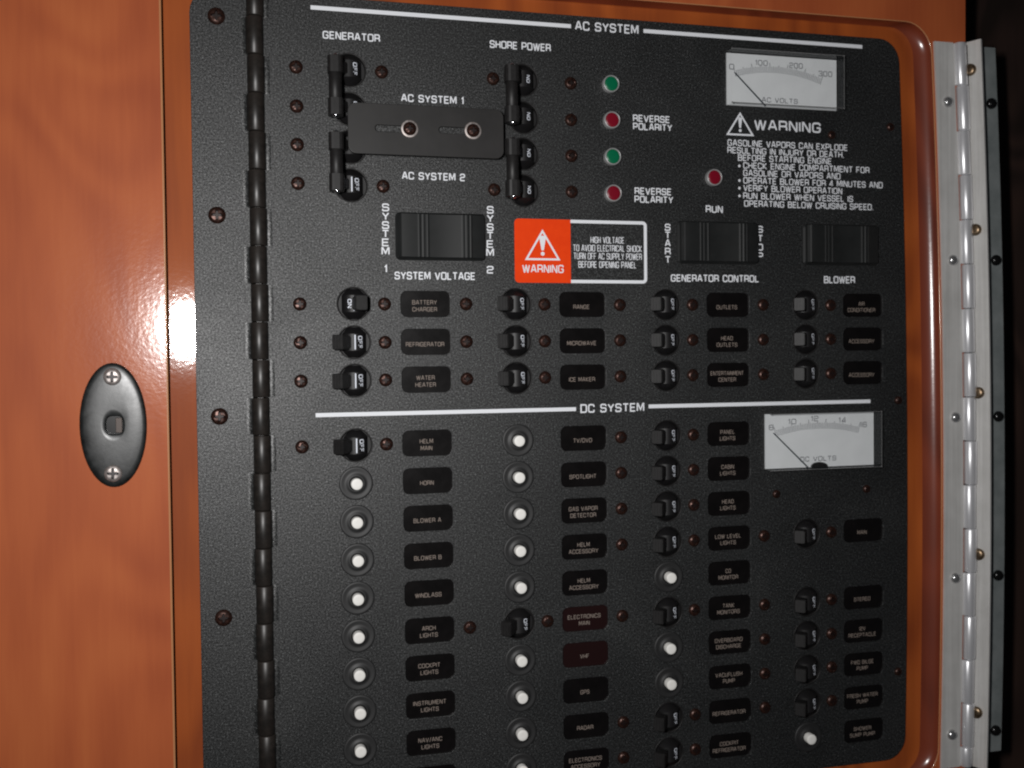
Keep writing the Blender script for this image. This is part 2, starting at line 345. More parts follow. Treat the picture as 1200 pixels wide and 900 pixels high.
ME_steel = [screw_mesh('screw', 3.9, 1.2, M_steel, M_steeld, turn=t) for t in (.1, .5)]

# ================================================================== wooden cabinet
cab = thing('wooden_cabinet', 'varnished reddish cherry wood cabinet face with a rounded recess around the black electrical panel', 'cabinet')
OX0, OX1, OY0, OY1, OR = -124.0, 295.8, -158.4, 272.0, 17.0
outer = [(-420, 420), (311.5, 420), (311.5, -520), (-420, -520)]
oloop = frame_path(OX0, OX1, OY0, OY1, OR)
sheet('face_board', [outer, oloop], 16, M_wood, cab, h=5)
mb = MB(); rings = []
FX0, FX1, FY0, FY1, FR = -123.6, 283.0, -156.0, 269.2, 14.5
for t in [i / 16 for i in range(17)]:
    # edge profile: small rounded lip at the face, hollow cove to the floor
    k = t; hh = 5.0 - 7.0 * (math.sin(k * math.pi / 2) ** 1.15)
    hh = 5.0 - 7.0 * (1 - (1 - k) ** 1.9) ** (1 / 1.7)
    a = [OX0 + (FX0 - OX0) * k, OX1 + (FX1 - OX1) * k, OY0 + (FY0 - OY0) * k, OY1 + (FY1 - OY1) * k]
    rings.append([(x, v, hh) for x, v in frame_path(*a, OR + (FR - OR) * k)])
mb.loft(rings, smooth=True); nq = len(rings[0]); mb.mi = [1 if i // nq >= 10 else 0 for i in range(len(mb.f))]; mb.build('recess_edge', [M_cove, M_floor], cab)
# thin bead coloured pale to paint the face edge catching light above the cove
mb = MB(); P0 = frame_path(OX0 - .3, OX1 + .3, OY0 - .3, OY1 + .3, OR + .2); P1 = frame_path(OX0 + .6, OX1 - .15, OY0 + .15, OY1 - .15, OR - .1)
mb.loft([[(x, v, 5.02) for x, v in P0], [(x, v, 5.25) for x, v in frame_path(OX0 + .1, OX1 - .05, OY0 + .05, OY1 - .05, OR)], [(x, v, 4.7) for x, v in P1]], smooth=True)
M_bead = mat('painted_edge_highlight', (.52, .23, .10), .3, coat=1, coat_r=.1); mb.build('edge_highlight_bead', M_bead, cab)
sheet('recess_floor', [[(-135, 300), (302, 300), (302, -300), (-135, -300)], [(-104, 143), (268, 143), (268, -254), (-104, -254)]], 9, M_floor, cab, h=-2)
MB().box(-112, 276, -262, 150, -75, -74).build('opening_back', M_dark, cab)

# ================================================================== dark surroundings
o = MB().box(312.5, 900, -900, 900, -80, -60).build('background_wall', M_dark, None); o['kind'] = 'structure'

# ================================================================== electrical panel
pan = thing('electrical_panel', 'black powder-coated AC and DC breaker panel door with white lettering set into the wooden recess', 'electrical panel')
COLX = [0.0, 82.9, 165.9, 248.6]
BRX = [-36.0, 46.8, 129.6, 212.8]
ACY = [0.2, 19.2, 38.2]
DCY = [70.3 + 19.05 * i for i in range(11)]
PX0, PX1, PY0, PY1 = -79.5, 277.0, -149.6, 260.6
# holes
LAB = {}
labs_ac = [['BATTERY|CHARGER', 'REFRIGERATOR', 'WATER|HEATER'], ['RANGE', 'MICROWAVE', 'ICE MAKER'], ['OUTLETS', 'HEAD|OUTLETS', 'ENTERTAINMENT|CENTER'], ['AIR|CONDITIONER', 'ACCESSORY', 'ACCESSORY']]
labs_dc = [['HELM|MAIN', 'HORN', 'BLOWER A', 'BLOWER B', 'WINDLASS', 'ARCH|LIGHTS', 'COCKPIT|LIGHTS', 'INSTRUMENT|LIGHTS', 'NAV/ANC|LIGHTS', ''],
           ['TV/DVD', 'SPOTLIGHT', 'GAS VAPOR|DETECTOR', 'HELM|ACCESSORY', 'HELM|ACCESSORY', 'ELECTRONICS|MAIN', 'VHF', 'GPS', 'RADAR', 'ELECTRONICS|ACCESSORY'],
           ['PANEL|LIGHTS', 'CABIN|LIGHTS', 'HEAD|LIGHTS', 'LOW LEVEL|LIGHTS', 'CO|MONITOR', 'TANK|MONITORS', 'OVERBOARD|DISCHARGE', 'VACUFLUSH|PUMP', 'REFRIGERATOR', 'COCKPIT|REFRIGERATOR'],
           [None, None, None, 'MAIN', None, 'STEREO', '12V|RECEPTACLE', 'FWD BILGE|PUMP', 'FRESH WATER|PUMP', 'SHOWER|SUMP PUMP']]
kinds_dc = ['K' + 'W' * 8 + '-', 'WWWWWKWWWW', 'KKKKWKWWKK', '---K-KKKKW']
labels, breakers, buttons = [], [], []
for c in range(4):
    for r in range(3): labels.append((c, COLX[c], ACY[r], labs_ac[c][r])); breakers.append((c, BRX[c], ACY[r], 'ac', r))
    for r in range(10):
        if labs_dc[c][r] is not None: labels.append((c, COLX[c], DCY[r], labs_dc[c][r]))
        k = kinds_dc[c][r]
        if k == 'K': breakers.append((c, BRX[c], DCY[r], 'dc', r))
        elif k == 'W': buttons.append((c, BRX[c] + (.3 if c else 0), DCY[r]))
mains = [(-36.5, y, 'g') for y in (-114.6, -95.6, -77.0, -58.2)] + [(51.6, y, 's') for y in (-114.6, -95.6, -77.0, -58.2)]
LW, LH = 25.2, 13.0
holes = [rrect(x, -y, LW, LH, 3.2, 4) for _, x, y, _ in labels]
holes += [circle(x, -y, 8.05, 28) for _, x, y, _, _ in breakers] + [circle(x, -y, 8.05, 28) for x, y, _ in mains]
sheet('door_plate', [frame_path(PX0, PX1, PY0, PY1, 13.0, 7)] + holes, 1.9, M_panel, pan, h=0, bev=.18)

# printed rules and captions
for x0, x1, y in ((-54.7, 77.9, -143.9), (118.0, 248.4, -144.2), (-55.3, 78.7, 54.9), (119.3, 253.1, 54.4)):
    MB().box(x0, x1, -1.0, 1.0, .0, .06).build('printed_rule', M_white, pan, y=y)
TX = [("GENERATOR",-49.1,-21.1,-131.1,3.8),("AC SYSTEM 1",-11.1,20.7,-102.5,3.8),("SHORE POWER",34.6,66.9,-132.0,3.9),("AC SYSTEM",80.1,115.2,-144.5,4.7),("AC SYSTEM 2",-11.2,21.0,-63.9,3.8),("SYSTEM VOLTAGE",-15.5,25.7,-14.0,3.9),
("REVERSE",111.7,132.6,-98.2,3.7),("POLARITY",111.7,133.9,-93.9,3.7),("REVERSE",112.3,133.2,-59.9,3.7),("POLARITY",112.2,134.2,-55.6,3.7),("RUN",153.0,163.0,-51.4,3.9),("WARNING",181.9,222.4,-97.9,5.7),
("GASOLINE VAPORS CAN EXPLODE",166.0,239.1,-87.6,3.5),("RESULTING IN INJURY OR DEATH.",165.9,236.6,-83.6,3.5),("BEFORE STARTING ENGINE",172.1,229.1,-79.7,3.5),("CHECK ENGINE COMPARTMENT FOR",175.2,252.8,-75.6,3.5),("GASOLINE OR VAPORS AND",175.2,234.5,-71.6,3.5),("OPERATE BLOWER FOR 4 MINUTES AND",175.2,261.2,-67.5,3.5),("VERIFY BLOWER OPERATION",175.2,235.6,-63.4,3.5),("RUN BLOWER WHEN VESSEL IS",175.1,242.4,-59.2,3.5),("OPERATING BELOW CRUISING SPEED.",175.6,255.1,-55.0,3.5),
("GENERATOR CONTROL",132.5,184.3,-14.1,3.9),("BLOWER",224.0,243.5,-14.0,4.0),("DC SYSTEM",81.1,116.8,54.7,4.6)]
for t, x0, x1, y, cap in TX:
    small = cap < 3.6
    text(pan, t, x0, x1, y, cap, wt=.165 if not small else .15, h=.04 , label='white printed words ' + t)
def vert(word, xs, ys, cap=3.9, wd=3.6):
    mb = MB()
    for ch, x, y in zip(word, xs, ys):
        w = wd * (1.12 if ch == 'M' else 1) if ch not in '1' else 1.4
        glyphs(mb, ch, x - w / 2, x + w / 2, -y, cap, .17)
    mb.build('lettering', M_white, pan, h=.04, label='white upright word ' + word + ' beside a rocker switch')
ys = (-47.8, -43.4, -39.0, -34.7, -30.4, -26.1, -17.3)
vert('SYSTEM1', [-19.5 - .07 * i for i in range(7)], ys); vert('SYSTEM2', [33.9 - .07 * i for i in range(7)], [y - .1 for y in ys])
vert('START', [130.9] * 5, (-41.1, -36.9, -32.7, -28.3, -23.9), 3.8, 3.3)
vert('STOP', [185.2] * 4, (-41.1, -36.2, -31.4, -26.6), 3.8, 3.3)
def triangle(parent, cx, ya, yb, hw, w, M, h=.05, bang=1.0):
    mb = MB(); mid = (ya + yb) / 2
    ribbon(mb, [(hw - w * .9, -(yb - mid) + w / 2), (0, -(ya - mid) - w), (-hw + w * .9, -(yb - mid) + w / 2)], w, True)
    H = yb - ya
    mb.add([(-.085 * H * bang, -ya + mid - .30 * H, .015), (.085 * H * bang, -ya + mid - .30 * H, .015), (.04 * H, -ya + mid - .68 * H, .015), (-.04 * H, -ya + mid - .68 * H, .015)], [(3, 2, 1, 0)])
    mb.add([(x, y, .015) for x, y in circle(0, -ya + mid - .79 * H, .065 * H, 12)], [tuple(range(12))])
    mb.add([(x, y, .02) for x, y in circle(0, -ya + mid - .31 * H, .085 * H * bang, 12)], [tuple(range(12))])
    mb.build('warning_triangle', M, parent, x=cx, y=mid, h=h)
triangle(pan, 173.5, -104.4, -91.6, 8.3, .95, M_white)
for y in (-75.2, -67.3, -63.2, -59.0):
    MB().lathe([(.75, 0), (.7, .05)], 12).build('bullet_point', M_white, pan, x=173.0, y=y)

# warning label
st = sheet('warning_label', [rrect(82.75, 27.4, 72.7, 32.9, 2.2, 5)], .2, M_panel, pan, h=.16); st['label'] = 'orange and black high voltage warning label with white border'
P = [(61.6, v) for v in (43.85, 10.95)]
mb = MB(); L = rrect(61.5, 27.4, 30.2, 32.9, 2.2, 5); L = [(min(x, 76.6), v) if x > 70 else (x, v) for x, v in L]; L = [(76.6, 43.85) if (x > 70 and v > 40) else (76.6, 10.95) if (x > 70) else (x, v) for x, v in L]
q = []
for p in L:
    if not q or math.dist(q[-1], p) > .01: q.append(p)
mb.add([(x, v, 0) for x, v in q], [tuple(range(len(q)))]); mb.build('orange_field', M_orange, st, h=.19)
mb = MB(); bx = [(76.6, 43.0)] + [(x, v) for x, v in reversed(rrect(97.0, 27.4, 42.2, 31.2, 1.6, 5)) if x > 90] + [(76.6, 11.8)]
top = sorted([p for p in bx[1:-1] if p[1] > 27.4], key=lambda p: (p[0], -p[1])); bot = sorted([p for p in bx[1:-1] if p[1] < 27.4], key=lambda p: (-p[0], -p[1]))
bx = [(76.6, 43.0)] + sorted(top, key=lambda p: p[0]) + sorted(bot, key=lambda p: -p[0]) + [(76.6, 11.8)]
ribbon(mb, bx, 1.7); mb.build('label_border', M_white, st, h=.20)
triangle(st, 61.4, -38.6, -22.6, 9.6, 1.0, M_white, h=.21, bang=1.25)
for t, x0, x1, y, cap in (("WARNING",50.4,72.7,-18.2,4.2),("HIGH VOLTAGE",87.5,106.2,-33.6,3.4),("TO AVOID ELECTRICAL SHOCK",77.9,116.1,-29.3,3.4),("TURN OFF AC SUPPLY POWER",78.1,116.0,-25.1,3.4),("BEFORE OPENING PANEL",80.7,112.9,-20.7,3.4)):
    text(st, t, x0, x1, y, cap, wt=.15, h=.22, label='white words ' + t)

# ------------------------------------------------------------------ recessed labels
mb = MB(); mb.add([(x, v, 0) for x, v in rrect(0, 0, LW + .5, LH + .5, 3.4, 4)], [tuple(range(20))])
ME_film = mb.mesh('label_window', [M_film]); ME_film2 = mb.mesh('label_window', [M_redrefl])
for c, x, y, t in labels:
    red_refl = t in ('ELECTRONICS|MAIN', 'VHF')
    w = link('label_window', ME_film2 if red_refl else ME_film, pan, x=x, y=y, h=-1.0, label=('painted red-reflection' if red_refl else 'black') + ' label window reading ' + t.replace('|', ' ') if t else None)
    L = t.split('|') if t else []
    for i, s in enumerate(L):
        adv = min(1.42, 19.6 / text_w(s))
        ctext(w, s, -.4, 1.2 if len(L) == 1 else (-.9 + 3.5 * i), 2.25, adv, M=M_beige, h=.03, wt=.15)

# ------------------------------------------------------------------ breakers
def drum_fn(R0=6.03):
    def fn(x, y, z):                       # x along the arc, y along the barrel
        a = x / R0; return ((R0 + z) * math.sin(a), y, -2.5 + (R0 + z) * math.cos(a))
    return fn
mb = MB(); mb.lathe([(8.5, .0), (8.45, .25), (8.15, .32), (7.85, .1), (7.8, -2.6)], 32, cap=False)
ME_rim = mb.mesh('rim', [M_panel]); ME_rim.materials[0] = M_plastic
mb = MB()
mb.add([(x, v, -2.6) for x, v in circle(0, 0, 7.9, 28)], [tuple(range(28))])
for s in (-1, 1):                          # rounded cheeks above and below the barrel
    A = []
    for j in range(7):
        row = []
        for i in range(9):
            a = math.radians(-62 + 124 * i / 8); b = j / 6
            rr = 6.6 - 2.2 * b * b; row.append((rr * math.sin(a) * (1 - .32 * b), s * (4.15 + 3.3 * b), -2.6 + rr * math.cos(a) * (1 - .55 * b)))
        A.append(row)
    if s < 0: A = [r[::-1] for r in A]
    mb.loft(A, smooth=True, closed=False)
ME_body = mb.mesh('housing', [M_gloss])
mb = MB(); A = [[(6.0 * math.sin(math.radians(-75 + 150 * i / 14)), s * 4.2, -2.5 + 6.0 * math.cos(math.radians(-75 + 150 * i / 14))) for i in range(15)] for s in (1, -1)]
mb.loft(A, smooth=True, closed=False); ME_drum = mb.mesh('barrel', [M_gloss])
def handle_mesh(L=17.0, wide=7.4, M=None):
    mb = MB(); rg = []
    for h, wx, wy in ((4.5, 4.4, 5.6), (7, 4.4, 6.2), (9, 5.2, wide), (L - .6, 6.0, wide), (L, 5.3, wide - .7)):
        rg.append([(x, v, h) for x, v in rrect(0, 0, wx, wy, .7, 2)])
    mb.loft(rg, cap1=True)
    for k in (-1.6, 0, 1.6): mb.box(k - .38, k + .38, -wide / 2 + .7, wide / 2 - .7, L - .2, L + .38)
    return mb.mesh('toggle', [M])
M_toggle = mat('grey_black_plastic', (.022, .022, .022), .45); wear(M_toggle, (.014, .014, .014), (.024, .023, .023), 400, .5, .64)  # AC row toggles, a lighter black than the DC ones
ME_handle = handle_mesh(14.7, M=M_plastic); ME_handle_ac = handle_mesh(14.7, M=M_toggle)
def plain_handle():
    mb = MB(); rg = []
    for h, wx, wy in ((4.5, 4.6, 5.4), (8, 4.4, 5.6), (11, 4.8, 6.2), (14.2, 4.8, 6.2), (14.6, 4.2, 5.6)):
        rg.append([(x, v, h) for x, v in rrect(0, 0, wx, wy, .7, 2)])
    mb.loft(rg, cap1=True); return mb.mesh('toggle', [M_plastic])
ME_mhandle = plain_handle()
def print_mesh(word, v0, cap, half, line):
    """lettering that reads downwards, wrapped on the barrel; letter tops point to +x"""
    mb = MB(); f = drum_fn()
    def fn(x, y, z):                       # (x along reading direction, y letter up)
        return f(y, -x, z)
    glyphs(mb, word, -half, half, v0, cap, .19, z=.02, fn=fn)
    if line: ribbon(mb, [(t, line) for t in (-3.6, -1.2, 1.2, 3.6)], .62, z=.02, fn=fn)
    return mb.mesh('lettering', [M_dprint])
ME_off_l = print_mesh('OFF', 2.85, 2.4, 3.1, .15); ME_off = print_mesh('OFF', 2.75, 2.3, 3.1, 0)
ME_on_l = print_mesh('ON', -2.3, 2.0, 2.2, -.1); ME_on = print_mesh('ON', -2.3, 2.0, 2.0, 0)
OFFA = math.radians(-39.5)
def breaker(x, y, state, col_i, big=False, flip=False, screws=(-26.1, 15.3), lbl=None):
    b = link('circuit_breaker', ME_body, pan, x=x, y=y, rz=math.pi if flip else 0, label=lbl)
    link('rim', ME_rim, b); link('barrel', ME_drum, b)
    ang = {'off': OFFA, 'on': math.radians(11), 'onfull': -OFFA}[state] * (.82 if big else 1)
    link('toggle', ME_mhandle if big else ME_handle_ac if y < 60 else ME_handle, b, h=-2.5, ry=ang + random.uniform(-.015, .015))
    link('lettering', {('off', True): ME_off_l, ('off', False): ME_off, ('on', True): ME_on_l}.get((state, col_i == 0), ME_on), b)
    for sx in screws:
        sx *= 1; o = link('screw', random.choice(ME_screw), b, x=sx, y=random.uniform(-.15, .15), h=.02)
    return b
for c, x, y, kind, r in breakers:
    on = (c == 0 and kind == 'ac' and r == 0)
    breaker(x, y, 'on' if on else 'off', c, lbl='round black breaker switched on, its lever upright' if on else None)
for x, y, g in mains:
    hid = y in (-95.6, -77.0)
    if g == 'g': breaker(x, y, 'off', 0 if y == -58.2 else 1, True, screws=(-25.6,) if hid else (-25.6, 15.9), lbl='main breaker of the generator pair joined by a tie bar')
    else: breaker(x, y, 'onfull', 1, True, True, screws=(-25.9,) if hid else (-25.9, 15.5), lbl='main breaker of the shore power pair joined by a tie bar')
# tie bars joining the levers of each pair
def tie_bar(x, y0, y1):
    # the bar runs down the panel: build a lathe about v
    b = MB(); R1, R2 = 3.15, 3.55; yc = (y0 + y1) / 2; H = (y1 - y0) / 2
    def cyl(v0, v1, r, flat=0):
        n = 20; ring = lambda v, k: [(r * k * math.cos(2 * math.pi * i / n), v, r * k * math.sin(2 * math.pi * i / n)) for i in range(n)]
        b.loft([ring(v0, .9), ring(v0 + .3, 1), ring(v1 - .3, 1), ring(v1, .9)], cap0=True, cap1=True, smooth=True)
    cyl(-H + 7, H - 7, R1); b.build('tie_bar', M_plastic, pan, x=x, y=yc, h=10.3)
    t = pan.children[-1]; t = [o for o in pan.children if o.name.startswith('tie_bar')][-1]
    b = MB()
    for s in (-1, 1):
        v0, v1 = sorted((s * (H - 8), s * H)); n = 12
        b.loft([[(a, v, c_) for a, c_ in rrect(0, 0, 7.2, 7.2, 2.3, 3)] for v in (v0, v1)], cap0=True, cap1=True)
    b.build('sleeve', M_plastic, t)
    for s in (-1, 1):
        mb = MB(); n = 12
        rr = [(1.5, 0), (1.45, .5), (1.1, .9), (.5, 1.1)]
        mb.loft([[(r_ * math.cos(2 * math.pi * i / n), s * (H + d), r_ * math.sin(2 * math.pi * i / n) + 1.2) for i in range(n)] for r_, d in rr], cap1=True, smooth=True)
        mb.build('rod_end', M_chrome, t)
for x, y0, y1 in ((-44.1, -117.8, -89.6), (-44.1, -81.2, -53.4), (43.3, -118.3, -90.0), (43.3, -81.6, -53.2)): tie_bar(x, y0, y1)

# interlock slide plate
px0, px1, py0, py1 = -38.2, 39.4, -97.0, -72.4
SL = [rrect(-15.3, 85.1, 19.5, 3.3, 1.6, 4), rrect(16.2, 85.6, 19.5, 3.3, 1.6, 4)]
pl = sheet('interlock_plate', [rrect((px0 + px1) / 2, -(py0 + py1) / 2, px1 - px0, py1 - py0, 4.0, 6)] + SL, 1.6, M_plate, pan, h=8.2, bev=.25, bevres=2)
pl['label'] = 'smooth black sliding interlock plate with two slots between the main breakers'
mb = MB()
for cx, cy in ((-8.2, 85.3), (23.6, 85.8)): mb.lathe([(3.0, -8.4), (3.0, -2.0)], 16, cx, cy, cap=True)
mb.build('spacer', M_steeld, pl, h=8.2)
backing = MB().box(px0 + 3, px1 - 3, 72.6 + 4, 97 - 4, 5.2, 6.0); backing.build('backing_bar', M_panel, pl)
for cx, cy in ((-8.2, -85.3), (23.6, -85.8)):
    wsh = MB().lathe([(4.4, 0), (4.3, .45), (4.0, .55), (2.5, .55)], 28, cap=False).build('washer', M_steel, pl, x=cx, y=cy, h=8.2)
    link('screw', ME_screw[1], pl, x=cx, y=cy, h=8.75)

# ------------------------------------------------------------------ white push buttons
mb = MB(); mb.lathe([(8.4, 0), (8.3, .3), (7.9, .5), (7.2, .5), (6.0, .2), (4.9, .3), (4.2, .8), (3.7, .9), (3.3, .6), (3.2, .1)], 36, cap=True)
M_ring = mat('matt_black_ring', (.013, .0132, .0135), .55, spec=.6); ME_ring = mb.mesh('push_button', [M_ring])
mb = MB(); mb.lathe([(2.8, 0), (2.85, 3.6), (2.75, 3.9), (2.5, 4.02), (1.2, 4.06)], 28, cap=True); ME_cap = mb.mesh('button_cap', [M_button])
for c, x, y in buttons:
    b = link('push_button', ME_ring, pan, x=x + random.uniform(-.15, .15), y=y + random.uniform(-.15, .15), h=.02)
    link('button_cap', ME_cap, b, x=random.uniform(-.15, .15), y=random.uniform(-.15, .15), h=random.uniform(-.2, .3))

# ------------------------------------------------------------------ rocker switches
def rocker(x0, x1, y0, y1, lbl):
    w, H = x1 - x0, y1 - y0; cx, cy = (x0 + x1) / 2, (y0 + y1) / 2
    base = MB().box(-w / 2, w / 2, -H / 2, H / 2, 0, 2.2, bev=2.2).build('rocker_switch', M_rock, pan, x=cx, y=cy, label=lbl)
    prof = []; N = 90
    for i in range(N + 1):
        t = i / N; x = -w / 2 + 1.0 + (w - 2.0) * t
        h = 5.2 + 1.3 * math.cos((t - .02) * math.pi * 2) * .55 - .5 * t
        if t > .80: h -= (t - .80) * 13
        if t < .03: h -= (.03 - t) * 60
        for c0 in (.235, .285, .335, .745, .79, .835):
            d = (t - c0) / .014
            if abs(d) < 1: h += .26 * math.cos(d * math.pi / 2)
        prof.append((x, h))
    mb = MB(); vv = [(-H / 2 + .9, 1.6), (-H / 2 + .9, -.7), (-H / 2 + 1.3, 0), (H / 2 - 1.3, 0), (H / 2 - .9, -.7), (H / 2 - .9, 1.6)]
    rings = []
    for k, (v, d) in enumerate(vv):
        rings.append([(x, v, 1.6 if k in (0, 5) else h + d) for x, h in prof])
    mb.loft(rings[::-1], closed=False)
    for e in (0, -1):
        q = [rings[k][e] for k in range(6)]; mb.add(q, [tuple(range(6)) if e == 0 else tuple(range(5, -1, -1))])
    mb.build('rocker_cap', M_rock, base)
rocker(-14.9, 31.0, -45.5, -21.7, 'wide black rocker switch for system voltage')
rocker(136.0, 183.5, -44.6, -21.8, 'wide black rocker switch for generator control')
rocker(210.6, 257.5, -44.7, -22.0, 'wide black rocker switch for the blower')

# ------------------------------------------------------------------ indicator lights
mb = MB(); mb.lathe([(4.5, 0), (4.5, 2.3), (4.3, 2.8), (3.95, 2.9), (3.75, 2.7), (3.7, 1.6)], 32, cap=False); M_bez = mat('dull_bezel', (.42, .42, .42), .38, .4); ME_bez = mb.mesh('indicator_light', [M_bez])
mb = MB(); mb.lathe([(3.72, 1.6), (3.7, 2.3), (3.5, 2.5), (2.4, 2.6), (1.2, 2.62)], 28, cap=True)
ME_lr = mb.mesh('lens', [M_red]); ME_lg = mb.mesh('lens', [M_green])
for x, y, me, n in ((99.0, -114.9, ME_lg, 'green indicator light above the other three'), (99.3, -96.1, ME_lr, 'red indicator light beside the upper reverse polarity words'), (99.6, -77.1, ME_lg, 'green indicator light between two red ones'), (99.8, -58.0, ME_lr, 'red indicator light beside the lower reverse polarity words'), (157.2, -68.1, ME_lr, 'red indicator light above the word RUN')):
    b = link('indicator_light', ME_bez, pan, x=x, y=y, label=n); link('lens', me, b)

# ------------------------------------------------------------------ voltmeters
def meter(x0, x1, y0, y1, nums, word, wx0, wx1, wy, needle, bumpx, arc, lbl, majors):
    w, H = x1 - x0, y1 - y0; cx, cy = (x0 + x1) / 2, (y0 + y1) / 2
    d = MB().box(-w / 2, w / 2, -H / 2, H / 2, .0, .8).build('voltmeter', M_dial, pan, x=cx, y=cy, label=lbl)
    # arc of scale marks through three points (start, top, end)
    (ax, ay), (bx_, by), (ex, ey) = arc
    A = Matrix(((2 * (bx_ - ax), 2 * (by - ay)), (2 * (ex - ax), 2 * (ey - ay)))); rhs = Vector((bx_**2 + by**2 - ax**2 - ay**2, ex**2 + ey**2 - ax**2 - ay**2))
    c = A.inverted() @ rhs; R = (Vector((ax, ay)) - c).length
    a0 = math.atan2(ay - c.y, ax - c.x); a1 = math.atan2(ey - c.y, ex - c.x)
    mb = MB(); N = 50
    for i in range(N + 1):
        a = a0 + (a1 - a0) * i / N; ln_ = 5.4 if i % majors == 0 else 4.2 if i % (majors // 2) == 0 else 3.4
        p = [(c.x + (R + k) * math.cos(a) - cx, -(c.y + (R + k) * math.sin(a) - cy)) for k in (0, ln_)]
        ribbon(mb, p, .30)
    mb.build('scale_marks', M_dialp, d, h=.83)
    for t, nx, ny, nw in nums: text(d, t, nx - nw / 2 - cx, nx + nw / 2 - cx, ny - cy, 3.0, M=M_dialp, h=.83, wt=.13)
    text(d, word, wx0 - cx, wx1 - cx, wy - cy, 2.7, M=M_dialp, h=.83, wt=.14)
    (nx0, ny0), (nx1, ny1) = needle
    mb = MB(); dx, dy = nx1 - nx0, ny1 - ny0; l = math.hypot(dx, dy); ux, uy = dx / l, dy / l; px, py = -uy, ux
    q = [(nx0 - px * .3, ny0 - py * .3), (nx0 + px * .3, ny0 + py * .3), (nx1 + px * .38, ny1 + py * .38), (nx1 - px * .38, ny1 - py * .38)]
    mb.loft([[(a - cx, -(b_ - cy), z) for a, b_ in q] for z in (1.2, 1.5)], cap0=True, cap1=True); mb.build('needle', M_needle, d)
    if bumpx:
        mb = MB(); P = [(bumpx - cx + 5 * math.cos(math.radians(a)), -H / 2 + .2 + 2.6 * math.sin(math.radians(a))) for a in range(0, 181, 15)]
        mb.loft([[(a, b_, z) for a, b_ in P] for z in (.8, 2.2)], cap1=True); mb.build('pivot_cover', M_plastic, d)
    T = 8.0; g = MB(); P0 = (w / 2 + .35, H / 2 + .35)
    v = [(sx * P0[0], sy * P0[1], z) for z in (.05, T) for sx, sy in ((-1, -1), (1, -1), (1, 1), (-1, 1))]
    g.add(v, [(4, 5, 6, 7), (0, 1, 5, 4), (1, 2, 6, 5), (2, 3, 7, 6), (3, 0, 4, 7)]); g.build('clear_cover', M_glass, d)
    e = MB(); X, Y = P0
    for s in (-1, 1): e.box(-X, X, s * Y - .16, s * Y + .16, T - .2, T + .12)
    e.box(X - .12, X + .12, -Y + .2, Y - .2, T - .16, T + .08)
    for sx in (-1, 1):
        for sy in (-1, 1): e.lathe([(.45, T - .3), (.42, T + .1), (.2, T + .3)], 8, sx * X, sy * Y)
    e.build('cover_edge', M_edge, d)
meter(165.4, 231.7, -135.5, -107.6, [('0', 168.3, -128.2, 3.0), ('100', 186.0, -131.3, 7.4), ('200', 206.8, -131.0, 8.2), ('300', 224.8, -127.6, 8.4)], 'AC VOLTS', 186.1, 207.8, -111.5, ((169.7, -125.1), (188.1, -107.9)), 0,
      ((170.8, -123.0), (197.5, -126.2), (221.5, -121.6)), 'white AC voltmeter dial with its needle at zero', 10)
meter(187.2, 254.6, 60.2, 90.3, [('8', 190.8, 67.5, 2.8), ('10', 203.6, 64.6, 5.0), ('12', 217.5, 63.3, 4.6), ('14', 234.8, 64.6, 4.8), ('16', 248.0, 67.4, 4.6)], 'DC VOLTS', 208.5, 230.8, 85.7, ((191.9, 70.6), (212.9, 90.3)), 219.8,
      ((194.0, 72.6), (219.5, 69.0), (244.5, 72.0)), 'white DC voltmeter dial with its needle at eight', 10)

# small screws and rivets of the door itself
for x, y in ((194.2, 104.5), (250.5, 104.0), (271.0, 54.2), (229.1, -94.3), (266.2, -100.4), (270.6, 209.9)):
    link('screw', random.choice(ME_sscrew), pan, x=x, y=y, h=.03)

# ================================================================== black piano hinge on the left
hg = thing('black_piano_hinge', 'long black knuckled hinge with screwed leaf along the left edge of the panel', 'hinge')
L = rrect(-97.6, 0, 27.4, 440, 2, 2)
fl = [(-111.2, -225 - 30), (-84.9, -255), (-84.9, 149.6), (-99.2, 149.6)] + [(-99.2 + 12 * math.cos(math.radians(a)), 137.6 + 12 * math.sin(math.radians(a))) for a in range(105, 181, 15)]
sheet('fixed_leaf', [fl], 1.9, M_panel, hg, h=0, bev=.18)
for x, y in ((-98.9, -136.5), (-100.2, -42.0), (-100.7, 54.4), (-100.5, 151.8)):
    link('screw', random.choice(ME_fscrew), hg, x=x, y=y, h=.03)
HX = -81.4; R0 = 4.15; pitch = 18.27; yk = -45.7
mb = MB(); n = 24
ring = lambda v, k: [(R0 * k * math.cos(2 * math.pi * i / n), v, .6 + R0 * k * math.sin(2 * math.pi * i / n)) for i in range(n)]
g_ = .16; mb.loft([ring(-pitch / 2 + g_, .93), ring(-pitch / 2 + g_ + .35, 1), ring(pitch / 2 - g_ - .35, 1), ring(pitch / 2 - g_, .93)], cap0=True, cap1=True, smooth=True)
ME_k = mb.mesh('knuckle', [M_hinge])
M_curl = powder('worn_curl_coat', (.014, .015, .015), .42, .8)
def fillet(s):
    m_ = MB(); A = []
    for v in (-pitch / 2 + .3, -pitch / 2 + 1.2, pitch / 2 - 1.2, pitch / 2 - .3):
        e = 1 if abs(v) < pitch / 2 - 1 else .55
        A.append([(s * (3.9 + 2.6 * t), v, (.04 + 1.0 * e * (1 - t) ** 2.2) if s < 0 else (.04 + .26 * e * math.sin(math.pi * t ** .8))) for t in [k / 9 for k in range(10)]])
    if s > 0: A = A[::-1]
    m_.loft(A[::-1], smooth=True, closed=False); return m_.mesh('leaf_curl', [M_curl])
ME_fl, ME_fr = fillet(-1), fillet(1)
